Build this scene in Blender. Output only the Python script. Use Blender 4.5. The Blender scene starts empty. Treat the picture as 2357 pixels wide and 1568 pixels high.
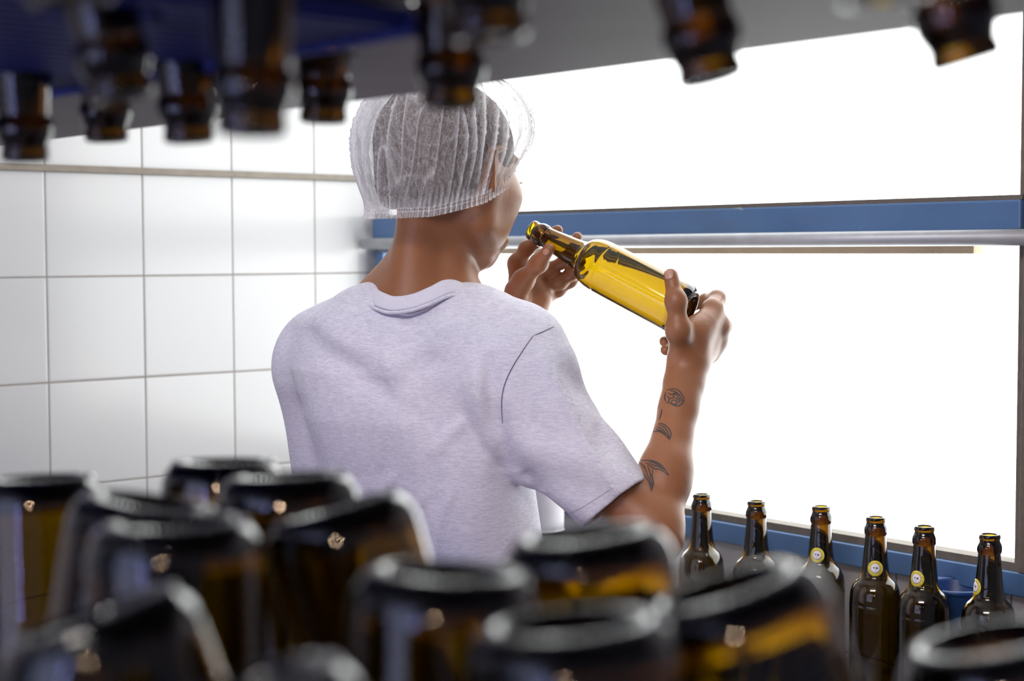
import bpy, bmesh, math, random
import numpy as np
from mathutils import Vector, Matrix
from mathutils.bvhtree import BVHTree

random.seed(7); rng = np.random.default_rng(7)
scn = bpy.context.scene
COL = scn.collection
R = math.radians

# ------------------------------------------------------------------ camera
F = 3616.0; CX, CY = 1178.5, 784.0; CAMZ = 1.53
cam_d = bpy.data.cameras.new('camera'); cam = bpy.data.objects.new('camera', cam_d); COL.objects.link(cam)
cam_d.sensor_width = 36.0; cam_d.lens = 36.0 * F / 2357.0
cam_d.clip_start = 0.02; cam_d.clip_end = 50
cam_M = Matrix.Translation((0, 0, CAMZ)) @ Matrix.Rotation(R(90 - 3.25), 4, 'X') @ Matrix.Rotation(R(-0.17), 4, 'Z')
cam.matrix_world = cam_M
cam_d.dof.use_dof = True; cam_d.dof.focus_distance = 2.13; cam_d.dof.aperture_fstop = 5.0
scn.camera = cam
def P(px, py, d):
    """the room point that lies at distance d (along the viewing axis) behind a photo pixel"""
    return cam_M @ Vector(((px - CX) / F * d, -(py - CY) / F * d, -d))
def PZ(px, py, z):
    o = P(px, py, 0.0); v = P(px, py, 1.0) - o
    return o + v * ((z - o.z) / v.z)

# ------------------------------------------------------------------ world, view, lights
scn.view_settings.view_transform = 'Standard'; scn.view_settings.look = 'None'
scn.view_settings.exposure = 0.0; scn.view_settings.gamma = 1.0; scn.view_settings.use_curve_mapping = False
cy = scn.cycles
cy.max_bounces = 24; cy.transmission_bounces = 20; cy.transparent_max_bounces = 16; cy.diffuse_bounces = 4; cy.glossy_bounces = 8
cy.use_denoising = True; cy.sample_clamp_indirect = 6.0; cy.caustics_reflective = False; cy.blur_glossy = 0.5
world = bpy.data.worlds.new('world'); scn.world = world; world.use_nodes = True
world.node_tree.nodes['Background'].inputs[0].default_value = (0.50, 0.55, 0.80, 1)
world.node_tree.nodes['Background'].inputs[1].default_value = 0.26
PANEL = 5.2                                            # radiance of the bright frosted window
def area(name, loc, target, sx, sy, power, col):
    l = bpy.data.lights.new(name, 'AREA'); l.shape = 'RECTANGLE'; l.size = sx; l.size_y = sy; l.energy = power; l.color = col
    o = bpy.data.objects.new(name, l); COL.objects.link(o); o.location = loc
    o.rotation_euler = (Vector(target) - Vector(loc)).to_track_quat('-Z', 'Y').to_euler(); return o
area('daylight_from_doorway', (-2.3, -1.1, 1.7), (-0.1, 2.1, 1.2), 2.0, 2.0, 30, (0.56, 0.63, 1.0))
area('ceiling_tube_light', (-0.5, 0.1, 2.62), (0.1, 2.0, 1.2), 1.2, 0.3, 30, (1.0, 0.93, 0.88))
area('violet_tube_light', (-1.0, -0.9, 1.55), (0.0, 1.6, 1.35), 0.045, 0.9, 4.2, (0.36, 0.42, 1.0))
area('warm_bulb', (-0.30, -0.95, 1.86), (0.1, 1.2, 1.3), 0.12, 0.07, 9.0, (1.0, 0.66, 0.46))

# ------------------------------------------------------------------ helpers
def link_mesh(name, verts, faces, mat=None, parent=None, smooth=True):
    me = bpy.data.meshes.new(name)
    me.from_pydata([tuple(v) for v in verts], [], [tuple(f) for f in faces]); me.update()
    if smooth: me.polygons.foreach_set('use_smooth', [True] * len(me.polygons))
    o = bpy.data.objects.new(name, me); COL.objects.link(o)
    if mat: me.materials.append(mat)
    if parent: o.parent = parent
    return o
def bm_obj(name, bm, mat=None, parent=None, smooth=False):
    me = bpy.data.meshes.new(name); bm.to_mesh(me); bm.free()
    o = bpy.data.objects.new(name, me); COL.objects.link(o)
    if mat: me.materials.append(mat)
    if smooth: me.polygons.foreach_set('use_smooth', [True] * len(me.polygons))
    if parent: o.parent = parent
    return o
def add_box(bm, M, sx, sy, sz, bevel=0.0):
    """box sx*sy*sz centred on matrix M"""
    r = bmesh.ops.create_cube(bm, size=1.0, matrix=M @ Matrix.Diagonal((sx, sy, sz, 1)))
    if bevel:
        es = list({e for v in r['verts'] for e in v.link_edges})
        bmesh.ops.bevel(bm, geom=es, offset=bevel, segments=2, affect='EDGES', profile=0.5)
def tag(o, label=None, cat=None, group=None, kind=None):
    if label: o['label'] = label
    if cat: o['category'] = cat
    if group: o['group'] = group
    if kind: o['kind'] = kind
    return o
def empty(name, loc=(0, 0, 0)):
    o = bpy.data.objects.new(name, None); o.location = loc; o.empty_display_size = 0.05; COL.objects.link(o); return o
def tube(pts, rad, seg=10, closed=False, flat=None):
    """verts/faces of a tube; rad number or list; flat=(a,b,updirs) makes an elliptical section"""
    pts = [Vector(p) for p in pts]; n = len(pts); V = []; Fc = []
    up = Vector((0, 0, 1)); prev = None
    for i, p in enumerate(pts):
        a = pts[(i - 1) % n] if (closed or i > 0) else p; b = pts[(i + 1) % n] if (closed or i < n - 1) else p
        t = (b - a).normalized()
        u = prev if prev is not None else (up if abs(t.dot(up)) < .9 else Vector((1, 0, 0)))
        if flat: u = flat[2][i]
        u = (u - t * u.dot(t)).normalized(); w = t.cross(u); prev = u
        r = rad[i] if hasattr(rad, '__len__') else rad
        for k in range(seg):
            an = 2 * math.pi * k / seg
            ra, rb = (flat[0], flat[1]) if flat else (r, r)
            V.append(p + u * math.cos(an) * ra + w * math.sin(an) * rb)
    m = n if closed else n - 1
    for i in range(m):
        j = (i + 1) % n
        for k in range(seg):
            l = (k + 1) % seg
            Fc.append((i * seg + k, i * seg + l, j * seg + l, j * seg + k))
    if not closed:
        Fc.append(tuple(range(seg - 1, -1, -1))); Fc.append(tuple((n - 1) * seg + k for k in range(seg)))
    return V, Fc
def catmull(pts, n=8, closed=False):
    pts = [Vector(p) for p in pts]; N = len(pts); out = []
    rngN = N if closed else N - 1
    for i in range(rngN):
        g = lambda k: pts[k % N] if closed else pts[max(0, min(N - 1, k))]
        p0, p1, p2, p3 = g(i - 1), g(i), g(i + 1), g(i + 2)
        for k in range(n):
            t = k / n
            out.append(0.5 * ((2 * p1) + (p2 - p0) * t + (2 * p0 - 5 * p1 + 4 * p2 - p3) * t * t + (3 * p1 - p0 - 3 * p2 + p3) * t ** 3))
    if not closed: out.append(pts[-1])
    return out

# ------------------------------------------------------------------ materials
class NT:
    def __init__(s, name):
        s.m = bpy.data.materials.new(name); s.m.use_nodes = True; s.t = s.m.node_tree
        s.b = s.t.nodes['Principled BSDF']; s.out = s.t.nodes['Material Output']
    def n(s, typ, **kw):
        nd = s.t.nodes.new(typ)
        for k, v in kw.items():
            if k.startswith('i_'):
                key = k[2:]; nd.inputs[int(key) if key.isdigit() else key.replace('_', ' ')].default_value = v
            else: setattr(nd, k, v)
        return nd
    def l(s, a, b): s.t.links.new(a, b)
    def mth(s, op, a, b=None, c=None, clamp=False):
        nd = s.n('ShaderNodeMath', operation=op, use_clamp=clamp)
        for i, x in enumerate((a, b, c)):
            if x is None: continue
            if hasattr(x, 'links'): s.l(x, nd.inputs[i])
            else: nd.inputs[i].default_value = x
        return nd.outputs[0]
    def mix(s, f, a, b):
        nd = s.n('ShaderNodeMix', data_type='RGBA')
        for i, x in ((0, f), (6, a), (7, b)):
            if hasattr(x, 'links'): s.l(x, nd.inputs[i])
            else: nd.inputs[i].default_value = x
        return nd.outputs[2]
    def coord(s, kind='Object', scale=None, rot=None):
        o = s.n('ShaderNodeTexCoord').outputs[kind]
        if scale or rot:
            mp = s.n('ShaderNodeMapping'); s.l(o, mp.inputs[0])
            if scale: mp.inputs['Scale'].default_value = scale
            if rot: mp.inputs['Rotation'].default_value = rot
            o = mp.outputs[0]
        return o
    def noise(s, co, sc, det=4, rough=.55, dist=0):
        nd = s.n('ShaderNodeTexNoise'); nd.inputs['Scale'].default_value = sc; nd.inputs['Detail'].default_value = det
        nd.inputs['Roughness'].default_value = rough; nd.inputs['Distortion'].default_value = dist; s.l(co, nd.inputs['Vector']); return nd.outputs['Fac']
    def ramp(s, f, p0, p1):
        nd = s.n('ShaderNodeMapRange', interpolation_type='SMOOTHSTEP'); s.l(f, nd.inputs[0])
        nd.inputs[1].default_value = p0; nd.inputs[2].default_value = p1; return nd.outputs[0]
    def bump(s, h, strength=.3, dist=.002):
        nd = s.n('ShaderNodeBump'); nd.inputs['Strength'].default_value = strength; nd.inputs['Distance'].default_value = dist
        s.l(h, nd.inputs['Height']); s.l(nd.outputs[0], s.b.inputs['Normal']); return nd
    def P(s, **kw):
        for k, v in kw.items(): s.b.inputs[k.replace('_', ' ')].default_value = v
        return s
def simple(name, col, rough=.5, metal=0, nscale=30, var=.12, bump=0.0):
    m = NT(name); m.P(Roughness=rough, Metallic=metal)
    nz = m.noise(m.coord(), nscale)
    c = m.mix(nz, tuple(x * (1 - var) for x in col) + (1,), tuple(min(1, x * (1 + var)) for x in col) + (1,))
    m.l(c, m.b.inputs['Base Color'])
    if bump: m.bump(nz, bump, .001)
    return m.m

def mat_tiles():
    m = NT('white_glazed_tile'); m.P(Roughness=.16, IOR=1.5)
    co = m.n('ShaderNodeTexCoord').outputs['Object']; sp = m.n('ShaderNodeSeparateXYZ'); m.l(co, sp.inputs[0])
    def line(v, period, off, w):
        a = m.mth('DIVIDE', m.mth('SUBTRACT', v, off), period)
        fr = m.mth('FRACT', a); d = m.mth('MINIMUM', fr, m.mth('SUBTRACT', 1.0, fr))
        return m.mth('MULTIPLY', d, period), m.mth('FLOOR', a)
    dx, ix = line(sp.outputs[0], .2015, .1655, .0016); dz, iz = line(sp.outputs[2], .2006, TILE_Z, .0016)
    d = m.mth('MINIMUM', dx, dz)
    g = m.ramp(d, .0010, .0026)
    cid = m.n('ShaderNodeCombineXYZ'); m.l(ix, cid.inputs[0]); m.l(iz, cid.inputs[1])
    wn = m.n('ShaderNodeTexWhiteNoise', noise_dimensions='3D'); m.l(cid.outputs[0], wn.inputs[0])
    nz = m.noise(co, 25)
    tile = m.mix(wn.outputs['Value'], (.44, .44, .445, 1), (.48, .48, .485, 1))
    grout = m.mix(nz, (.14, .125, .11, 1), (.24, .22, .20, 1))
    m.l(m.mix(g, grout, tile), m.b.inputs['Base Color'])
    m.l(m.mth('MULTIPLY_ADD', g, -.55, .72), m.b.inputs['Roughness'])
    wav = m.noise(co, 6, 1)
    m.bump(m.mth('ADD', m.mth('MULTIPLY', m.ramp(d, .001, .005), .6), m.mth('MULTIPLY', wav, .3)), .35, .0012)
    return m.m
def mat_blue():
    m = NT('worn_blue_paint'); m.P(Roughness=.42)
    co = m.coord(); nz = m.noise(co, 9, 6)
    base = m.mix(nz, (.055, .125, .27, 1), (.10, .20, .38, 1))
    st = m.noise(m.coord(scale=(.35, 1, 1.6)), 60, 3, .5)
    chips = m.ramp(st, .76, .79)
    gr = m.ramp(m.noise(m.coord(scale=(.2, 1, 1)), 14, 5), .55, .75)
    base = m.mix(m.mth('MULTIPLY', gr, .4), base, (.10, .13, .17, 1))
    m.l(m.mix(chips, base, (.55, .55, .52, 1)), m.b.inputs['Base Color']); m.bump(nz, .15, .001)
    return m.m
def mat_glass(name, col):
    m = NT(name); m.t.nodes.remove(m.b)
    r = m.n('ShaderNodeBsdfRefraction'); r.inputs['Color'].default_value = (.96, .96, .93, 1); r.inputs['Roughness'].default_value = 0; r.inputs['IOR'].default_value = 1.5
    g = m.n('ShaderNodeBsdfGlossy'); g.inputs['Color'].default_value = (.97, .97, .97, 1); g.inputs['Roughness'].default_value = 0
    f = m.n('ShaderNodeFresnel'); f.inputs['IOR'].default_value = 1.5
    x = m.n('ShaderNodeMixShader'); m.l(f.outputs[0], x.inputs[0]); m.l(r.outputs[0], x.inputs[1]); m.l(g.outputs[0], x.inputs[2])
    m.l(x.outputs[0], m.out.inputs[0])
    k = max(col); v = m.n('ShaderNodeVolumeAbsorption'); v.inputs['Color'].default_value = tuple(1 - c / k for c in col) + (1,); v.inputs['Density'].default_value = k
    m.l(v.outputs[0], m.out.inputs['Volume']); return m.m
def mat_shirt():
    m = NT('heather_lavender_jersey'); m.P(Roughness=.9); m.b.inputs['Sheen Weight'].default_value = .15
    a = m.noise(m.coord(scale=(1, 1, 7), rot=None), 90, 4, .65); b = m.noise(m.coord(scale=(1, 1, 5)), 330, 2, .6); c = m.noise(m.coord(), 900, 1)
    f = m.ramp(m.mth('ADD', m.mth('MULTIPLY', a, .6), m.mth('MULTIPLY', b, .4)), .34, .66)
    m.l(m.mix(f, (.55, .535, .655, 1), (.77, .755, .83, 1)), m.b.inputs['Base Color'])
    w = m.noise(m.coord(scale=(1, 1, .35), rot=(0, .35, 0)), 16, 3, .5, .8)
    m.bump(m.mth('ADD', m.mth('MULTIPLY', w, .9), m.mth('MULTIPLY', c, .05)), .5, .008)
    return m.m
def mat_skin():
    m = NT('brown_skin'); m.P(Roughness=.47); m.b.inputs['Subsurface Weight'].default_value = .0
    co = m.coord(); nz = m.noise(co, 14, 4); fine = m.noise(co, 420, 3, .7)
    c = m.mix(nz, (.25, .092, .032, 1), (.37, .150, .060, 1))
    c = m.mix(m.mth('MULTIPLY', fine, .35), c, (.20, .075, .038, 1))
    m.l(c, m.b.inputs['Base Color']); m.b.inputs['Specular IOR Level'].default_value = .55
    m.bump(m.mth('ADD', m.mth('MULTIPLY', fine, .4), m.noise(co, 120, 2)), .22, .0012)
    return m.m
def mat_net():
    m = NT('white_nonwoven_fibre'); m.t.nodes.remove(m.b)
    co = m.coord()
    n1 = m.noise(m.coord(scale=(1, 1, .5)), 260, 5, .75, 1.2); n2 = m.noise(co, 700, 2, .8, 2.0); n3 = m.noise(co, 35, 3)
    f = m.ramp(m.mth('ADD', m.mth('MULTIPLY', n1, .6), m.mth('MULTIPLY', n2, .4)), .40, .66)
    pl = m.n('ShaderNodeAttribute', attribute_name='pleat').outputs['Fac']
    op = m.mth('MULTIPLY_ADD', f, .40, .11); op = m.mth('ADD', op, m.mth('MULTIPLY', pl, .55), clamp=True)
    d = m.n('ShaderNodeBsdfDiffuse'); d.inputs[0].default_value = (.88, .88, .9, 1)
    t = m.n('ShaderNodeBsdfTranslucent'); t.inputs[0].default_value = (.88, .88, .9, 1)
    x = m.n('ShaderNodeMixShader'); x.inputs[0].default_value = .4; m.l(d.outputs[0], x.inputs[1]); m.l(t.outputs[0], x.inputs[2])
    tr = m.n('ShaderNodeBsdfTransparent'); y = m.n('ShaderNodeMixShader'); m.l(op, y.inputs[0]); m.l(tr.outputs[0], y.inputs[1]); m.l(x.outputs[0], y.inputs[2])
    m.l(y.outputs[0], m.out.inputs[0]); return m.m

# ------------------------------------------------------------------ room frame
YAW = R(-40.65)                                   # the window wall runs towards the far left at this bearing
corner = P(870, 600, 3.47); corner.z = 0
uw = Vector((math.cos(R(-49.35)), math.sin(R(-49.35)), 0))   # along the window wall, away from the corner, towards the right
ul = Vector((-math.sin(R(49.35)), -math.cos(R(49.35)), 0))   # along the left wall, away from the corner, towards the left
def frame(x, origin):
    z = Vector((0, 0, 1)); y = z.cross(x)
    return Matrix((( x.x, y.x, z.x, origin.x), (x.y, y.y, z.y, origin.y), (x.z, y.z, z.z, origin.z), (0, 0, 0, 1)))
WM = frame(uw, corner)        # local x along window wall; local y into the wall (outside)
LM = frame(ul, corner)        # local x along left wall; local y into the room
def on_wall(px, py, M, off):
    """point of the plane local y = off under pixel, in local coords"""
    Mi = M.inverted(); o = Mi @ P(px, py, 0.0); q = Mi @ P(px, py, 1.0); v = q - o
    return o + v * ((off - o.y) / v.y)
TILE_Z = on_wall(725, 629.5, LM, 0).z
H = 2.75
M_TILE = mat_tiles(); M_BLUE = mat_blue(); M_GLASS = mat_glass('brown_bottle_glass', (280, 375, 2400)); M_OLIVE = mat_glass('olive_bottle_glass', (225, 300, 2600))
M_CEIL = simple('white_ceiling_paint', (.7, .7, .72), .8, 0, 6, .04)
M_FLOOR = simple('grey_red_floor_tile', (.30, .22, .19), .4, 0, 8, .2)
M_BROWN = simple('brown_rubber_gasket', (.135, .115, .092), .7, 0, 60, .35, .2)
M_PIPE = simple('galvanised_pipe', (.44, .45, .47), .45, .35, 25, .2)
M_WOOD = simple('pale_wood_batten', (.62, .47, .30), .6, 0, 20, .2)
M_STEEL = simple('brushed_stainless_steel', (.20, .178, .19), .6, .3, 12, .18)
M_BRASS = simple('worn_bronze_strip', (.17, .145, .115), .55, .1, 40, .35)
M_PLASTIC = simple('dark_blue_plastic', (.028, .040, .24), .5, 0, 20, .15)
M_TUB = simple('blue_plastic_tub', (.012, .06, .22), .35, 0, 12, .15)

def wall_box(name, M, x0, x1, y0, y1, z0, z1, mat, kind='structure', parent=None, bevel=0):
    bm = bmesh.new(); add_box(bm, Matrix.Translation(((x0 + x1) / 2, (y0 + y1) / 2, (z0 + z1) / 2)), x1 - x0, y1 - y0, z1 - z0, bevel)
    o = bm_obj(name, bm, mat, parent)
    if parent is None: o.matrix_world = M
    if kind: o['kind'] = kind
    return o
# left wall, window wall (round the opening), floor, ceiling, rear wall
wall_box('wall_left', LM, -.12, 4.2, -.12, 0, 0, H, M_TILE)
wall_box('floor', LM, -.12, 5.4, -.12, 5.2, -.1, 0, M_FLOOR)
wall_box('ceiling', LM, -.12, 5.4, -.12, 5.2, H, H + .1, M_CEIL)

# window geometry from the photograph's lines, on the wall plane
zc = lambda px, py: on_wall(px, py, WM, -.02).z
z_low = zc(1950, 1236); x_right = on_wall(2347, 1200, WM, -.0).x
x_left = .045
z_beam_t = zc(1800, 476); z_beam_b = zc(1800, 537)
z_top = 2.55
bm = bmesh.new()
def wb(x0, x1, z0, z1): add_box(bm, Matrix.Translation(((x0 + x1) / 2, .06, (z0 + z1) / 2)), x1 - x0, .12, z1 - z0)
wb(0, x_left, 0, H); wb(x_right + .03, 4.4, 0, H); wb(x_left, x_right + .03, 0, z_low - .03); wb(x_left, x_right + .03, z_top, H)
ww = bm_obj('wall_window', bm, M_TILE); ww.matrix_world = WM; ww['kind'] = 'structure'

mp = NT('lit_frosted_pane'); mp.t.nodes.remove(mp.b)
em = mp.n('ShaderNodeEmission'); em.inputs[0].default_value = (.97, 1.0, .985, 1); em.inputs[1].default_value = PANEL
mp.l(em.outputs[0], mp.out.inputs[0])
win = empty('window_1'); win.matrix_world = WM; win['kind'] = 'structure'
wall_box('pane', WM, x_left, x_right, .02, .03, z_beam_b + .01, z_top, mp.m, None, win)
wall_box('pane', WM, x_left, x_right, .02, .03, z_low, z_beam_t - .01, mp.m, None, win)
wall_box('sill', WM, x_left, x_right + .10, -.022, .02, z_low - .045, z_low - .011, M_BLUE, None, win, .002)
wall_box('gasket', WM, x_left, x_right + .012, -.012, .02, z_low - .011, z_low + .001, M_BROWN, None, win)
wall_box('side_gasket', WM, x_right, x_right + .012, -.012, .02, z_low + .001, z_top, M_BROWN, None, win)
wall_box('side_post', WM, x_right + .012, x_right + .10, -.022, .02, z_low - .011, z_top, M_BROWN, None, win, .002)
wall_box('side_post', WM, x_left - .025, x_left + .002, -.022, .02, z_low - .011, z_beam_b - .03, M_BLUE, None, win, .002)
wall_box('mullion', WM, x_left - .025, x_right + .012, -.03, .02, z_beam_b, z_beam_t, M_BLUE, None, win, .003)
wall_box('mullion_edge', WM, x_left - .02, x_right + .012, -.026, .02, z_beam_t, z_beam_t + .007, M_BROWN, None, win)
# pipe and batten below the mullion
zp = zc(1800, 552)
a = WM @ Vector((x_left - .035, -.045, zp)); b = WM @ Vector((x_right + .2, -.045, zp))
V, Fc = tube([a, b], .0118, 20); pipe = link_mesh('steel_pipe', V, Fc, M_PIPE)
for t in (.12, .5):
    bm = bmesh.new(); p = a.lerp(b, t); add_box(bm, Matrix.Translation(p) @ WM.to_3x3().to_4x4() @ Matrix.Translation((0, .012, .004)), .012, .030, .016, .002)
    bm_obj('pipe_clip', bm, M_PIPE, pipe)
tag(pipe, 'grey galvanised pipe running under the blue window beam', 'pipe')
xb = on_wall(2246, 580, WM, -.01).x
bt = wall_box('wooden_batten', WM, x_left + .1, xb, -.016, .018, z_beam_b - .034, z_beam_b - .021, M_WOOD, None, None, .001)
tag(bt, 'thin pale wooden batten just below the grey pipe on the bright window', 'batten')
# bronze strip along the left wall
zt = on_wall(420, 397, LM, .004).z
st = wall_box('trim_1', LM, .0, 4.1, 0, .008, zt - .0065, zt + .0065, M_BRASS, 'structure', None, .001)

# ------------------------------------------------------------------ counter with the standing bottles
CZ = .875
def wd(px, d_wall):  # local x on the window wall frame for a pixel, at distance d_wall before the wall
    return on_wall(px, 1180, WM, -d_wall).x
ctr = empty('work_counter'); ctr.matrix_world = WM
M_TOP = simple('stainless_worktop', (.42, .42, .43), .35, .8, 12, .1)
cx0 = .50
wall_box('worktop', WM, cx0, 2.6, -.42, -.003, CZ - .03, CZ, M_TOP, None, ctr, .003)
for x in (cx0 + .05, 1.75, 2.55):
    for y in (-.37, -.05): wall_box('leg', WM, x - .02, x + .02, y - .02, y + .02, 0, CZ - .03, M_TOP, None, ctr, .002)
tag(ctr, 'stainless steel counter under the bright window, carrying the row of brown bottles', 'counter')

# ------------------------------------------------------------------ bottle
OUT = [(0, .010), (.010, .0095), (.019, .0070), (.0225, .0025), (.0248, .0004), (.0266, .0), (.0290, .0008), (.0318, .0028), (.0343, .0060), (.0360, .0102), (.0369, .0155), (.0371, .03),
       (.0371, .126), (.0370, .1360), (.0366, .1450), (.0358, .1530), (.0342, .1595), (.0320, .1648), (.0295, .1690), (.0262, .1722), (.0235, .1752), (.0215, .1790), (.0203, .1840), (.0192, .1920), (.0181, .2030), (.0168, .2160), (.0156, .2290), (.0151, .2370),
       (.0150, .2385), (.0161, .2400), (.0167, .2430), (.0168, .2470), (.0161, .2505), (.0148, .2535), (.0139, .2560), (.0137, .2580), (.0143, .2590), (.0145, .2610), (.0142, .2635), (.0132, .2648), (.0118, .2650)]
INN = [(.0100, .2640), (.0095, .2600), (.0095, .2450), (.0108, .2280), (.0132, .2050), (.0152, .1900), (.0170, .1822), (.0186, .1778), (.0208, .1741), (.0238, .1704), (.0268, .1667), (.0294, .1628), (.0313, .1580), (.0325, .1515), (.0332, .1430), (.0335, .1330), (.0337, .1200), (.0336, .0300), (.0328, .0180), (.0300, .0120), (.0240, .0120), (.0120, .0145), (0, .0150)]
BH = .265
def revolve(prof, seg):
    V = []; Fc = []; rings = []
    for r, z in prof:
        if r == 0: rings.append([len(V)]); V.append((0, 0, z)); continue
        rings.append(list(range(len(V), len(V) + seg)))
        for k in range(seg):
            a = 2 * math.pi * k / seg; V.append((r * math.cos(a), r * math.sin(a), z))
    for A, B in zip(rings, rings[1:]):
        for k in range(seg):
            l = (k + 1) % seg
            if len(A) == 1: Fc.append((A[0], B[l], B[k]))
            elif len(B) == 1: Fc.append((A[k], A[l], B[0]))
            else: Fc.append((A[k], A[l], B[l], B[k]))
    return V, Fc
def smooth_prof(p, n=3):
    q = catmull([(r, 0, z) for r, z in p], n); return [(max(0, v.x) if 0 < i < len(q) - 1 else p[0 if i == 0 else -1][0], v.z) for i, v in enumerate(q)]
V, Fc = revolve(smooth_prof(OUT) + smooth_prof(INN), 72)
# stippling ring of small knurls round the base
for k in range(72):
    pass
bottle_me = bpy.data.meshes.new('beer_bottle'); bottle_me.from_pydata(V, [], Fc); bottle_me.update()
bottle_me.polygons.foreach_set('use_smooth', [True] * len(bottle_me.polygons)); bottle_me.materials.append(M_GLASS)
def knurls():
    V = []; Fc = []
    for k in range(60):
        a = 2 * math.pi * k / 60
        c = Vector((.0296 * math.cos(a), .0296 * math.sin(a), .0010)); u = Vector((math.cos(a), math.sin(a), .75)).normalized(); w = Vector((-math.sin(a), math.cos(a), 0)); nn = Vector((.55 * math.cos(a), .55 * math.sin(a), -.83)).normalized()
        b = len(V)
        V += [c + u * .0026, c + w * .0009, c - u * .0026, c - w * .0009, c + nn * .0009]
        Fc += [(b, b + 1, b + 4), (b + 1, b + 2, b + 4), (b + 2, b + 3, b + 4), (b + 3, b, b + 4), (b, b + 3, b + 2, b + 1)]
    return V, Fc
def z_to(v):  # rotation taking +Z to v
    return Vector((0, 0, 1)).rotation_difference(v.normalized()).to_matrix().to_4x4()
KN = None
def bottle(loc, axis, label, group, knurl=False, spin=0.0):
    """loc = base centre, axis = direction from base to mouth"""
    global KN
    o = bpy.data.objects.new('beer_bottle', bottle_me); COL.objects.link(o)
    o.matrix_world = Matrix.Translation(loc) @ z_to(axis) @ Matrix.Rotation(spin, 4, 'Z')
    tag(o, label, 'bottle', group)
    if knurl:
        if KN is None:
            v, f = knurls(); k = link_mesh('knurled_base_ring', v, f, M_GLASS); KN = k.data; k.parent = o
        else:
            k = bpy.data.objects.new('knurled_base_ring', KN); COL.objects.link(k); k.parent = o
    return o

M_YEL = simple('yellow_label_paper', (.80, .66, .06), .6, 0, 80, .1)
M_WHT = simple('white_label_paper', (.80, .78, .84), .6, 0, 80, .05)
M_INK = simple('dark_label_ink', (.05, .05, .07), .7)
def neck_r(z):
    for (r0, z0), (r1, z1) in zip(OUT[11:], OUT[12:]):
        if z0 <= z <= z1: return r0 + (r1 - r0) * (z - z0) / max(1e-6, z1 - z0)
def sticker(bot, ang, zc_, face):
    """round sticker wrapped on the neck: yellow disc, white centre, ring of lettering, small face marks"""
    def wrap(u, v, off):
        z = zc_ + v; r = neck_r(z) + off; a = ang + u / (neck_r(zc_)); return (r * math.cos(a), r * math.sin(a), z)
    def disc(name, rad, off, mat, par, cu=0, cv=0, sx=1, sy=1, n=28):
        V = [wrap(cu, cv, off)]; Fc = []
        for j in (1, 2, 3):
            for k in range(n):
                a = 2 * math.pi * k / n; V.append(wrap(cu + sx * rad * j / 3 * math.cos(a), cv + sy * rad * j / 3 * math.sin(a), off))
        for k in range(n): Fc.append((0, 1 + k, 1 + (k + 1) % n))
        for j in (0, 1):
            for k in range(n): Fc.append((1 + j * n + k, 1 + (j + 1) * n + k, 1 + (j + 1) * n + (k + 1) % n, 1 + j * n + (k + 1) % n))
        o = link_mesh(name, V, Fc, mat, par); md = o.modifiers.new('s', 'SOLIDIFY'); md.thickness = .00015; md.offset = 1; return o
    d = disc('neck_sticker', .0112, .0003, M_YEL, bot); d['label'] = 'round yellow neck sticker with a white centre'
    disc('grey_ring', .0073, .0006, simple('grey_ring_ink', (.36, .33, .2), .6), d)
    disc('white_centre', .0065, .0009, M_WHT, d)
    # marks in the centre and ticks of lettering round the ring
    V = []; Fc = []
    def blob(cu, cv, w, h, rot=0, off=.0012):
        b = len(V); n = 8
        V.append(wrap(cu, cv, off))
        for k in range(n):
            a = 2 * math.pi * k / n; x = w * math.cos(a); y = h * math.sin(a)
            V.append(wrap(cu + x * math.cos(rot) - y * math.sin(rot), cv + x * math.sin(rot) + y * math.cos(rot), off))
        for k in range(n): Fc.append((b, b + 1 + k, b + 1 + (k + 1) % n))
    blob(-.0020, .0008, .0009, .0013, .3); blob(.0017, .0006, .0010, .0018, -.2); blob(.0030, .0004, .0005, .0013, .1); blob(0, -.0028, .0011, .0004); blob(-.0006, .0016, .0004, .0007, .8)
    m1 = link_mesh('printed_marks', V, Fc, M_INK, d)
    V = []; Fc = []
    for k in range(34):
        a = 2 * math.pi * k / 34
        if k % 7 == 3: continue
        blob(.0090 * math.cos(a), .0090 * math.sin(a), .00035 + .0002 * (k % 3), .00075, a + math.pi / 2 + .4 * (k % 2), .0006)
    link_mesh('ring_lettering', V, Fc, simple('olive_ring_ink', (.33, .30, .04), .6), d)
stand = [(1615, 1137), (1741, 1153), (1890, 1165), (2016, 1190), (2128, 1211), (2278, 1230)]
s_lab = ['standing brown bottle on the counter, leftmost of the row, nearest the forearm',
         'standing brown bottle, second from the forearm, shoulder hidden by a blurred bottle base',
         'standing brown bottle with yellow neck sticker, leftmost of those with stickers',
         'standing brown bottle with yellow neck sticker facing straight out, directly before the window sill',
         'standing brown bottle with yellow sticker turned left, in front of the blue tub edge',
         'standing brown bottle with its yellow sticker almost edge on, last of the row']
for i, (px, py) in enumerate(stand):
    p = PZ(px, py, CZ + BH); p.z = CZ
    o = bottle(p, Vector((0, 0, 1)), s_lab[i], 'brown bottles standing on the counter')
    if i >= 2:
        to_cam = math.atan2(0 - p.y, 0 - p.x)
        off = {2: -.30, 3: 0.0, 4: -.55, 5: -1.15}[i]
        sticker(o, to_cam + off, .176 + .0115, 0) if False else sticker(o, to_cam + off, .1925, 0)
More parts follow.
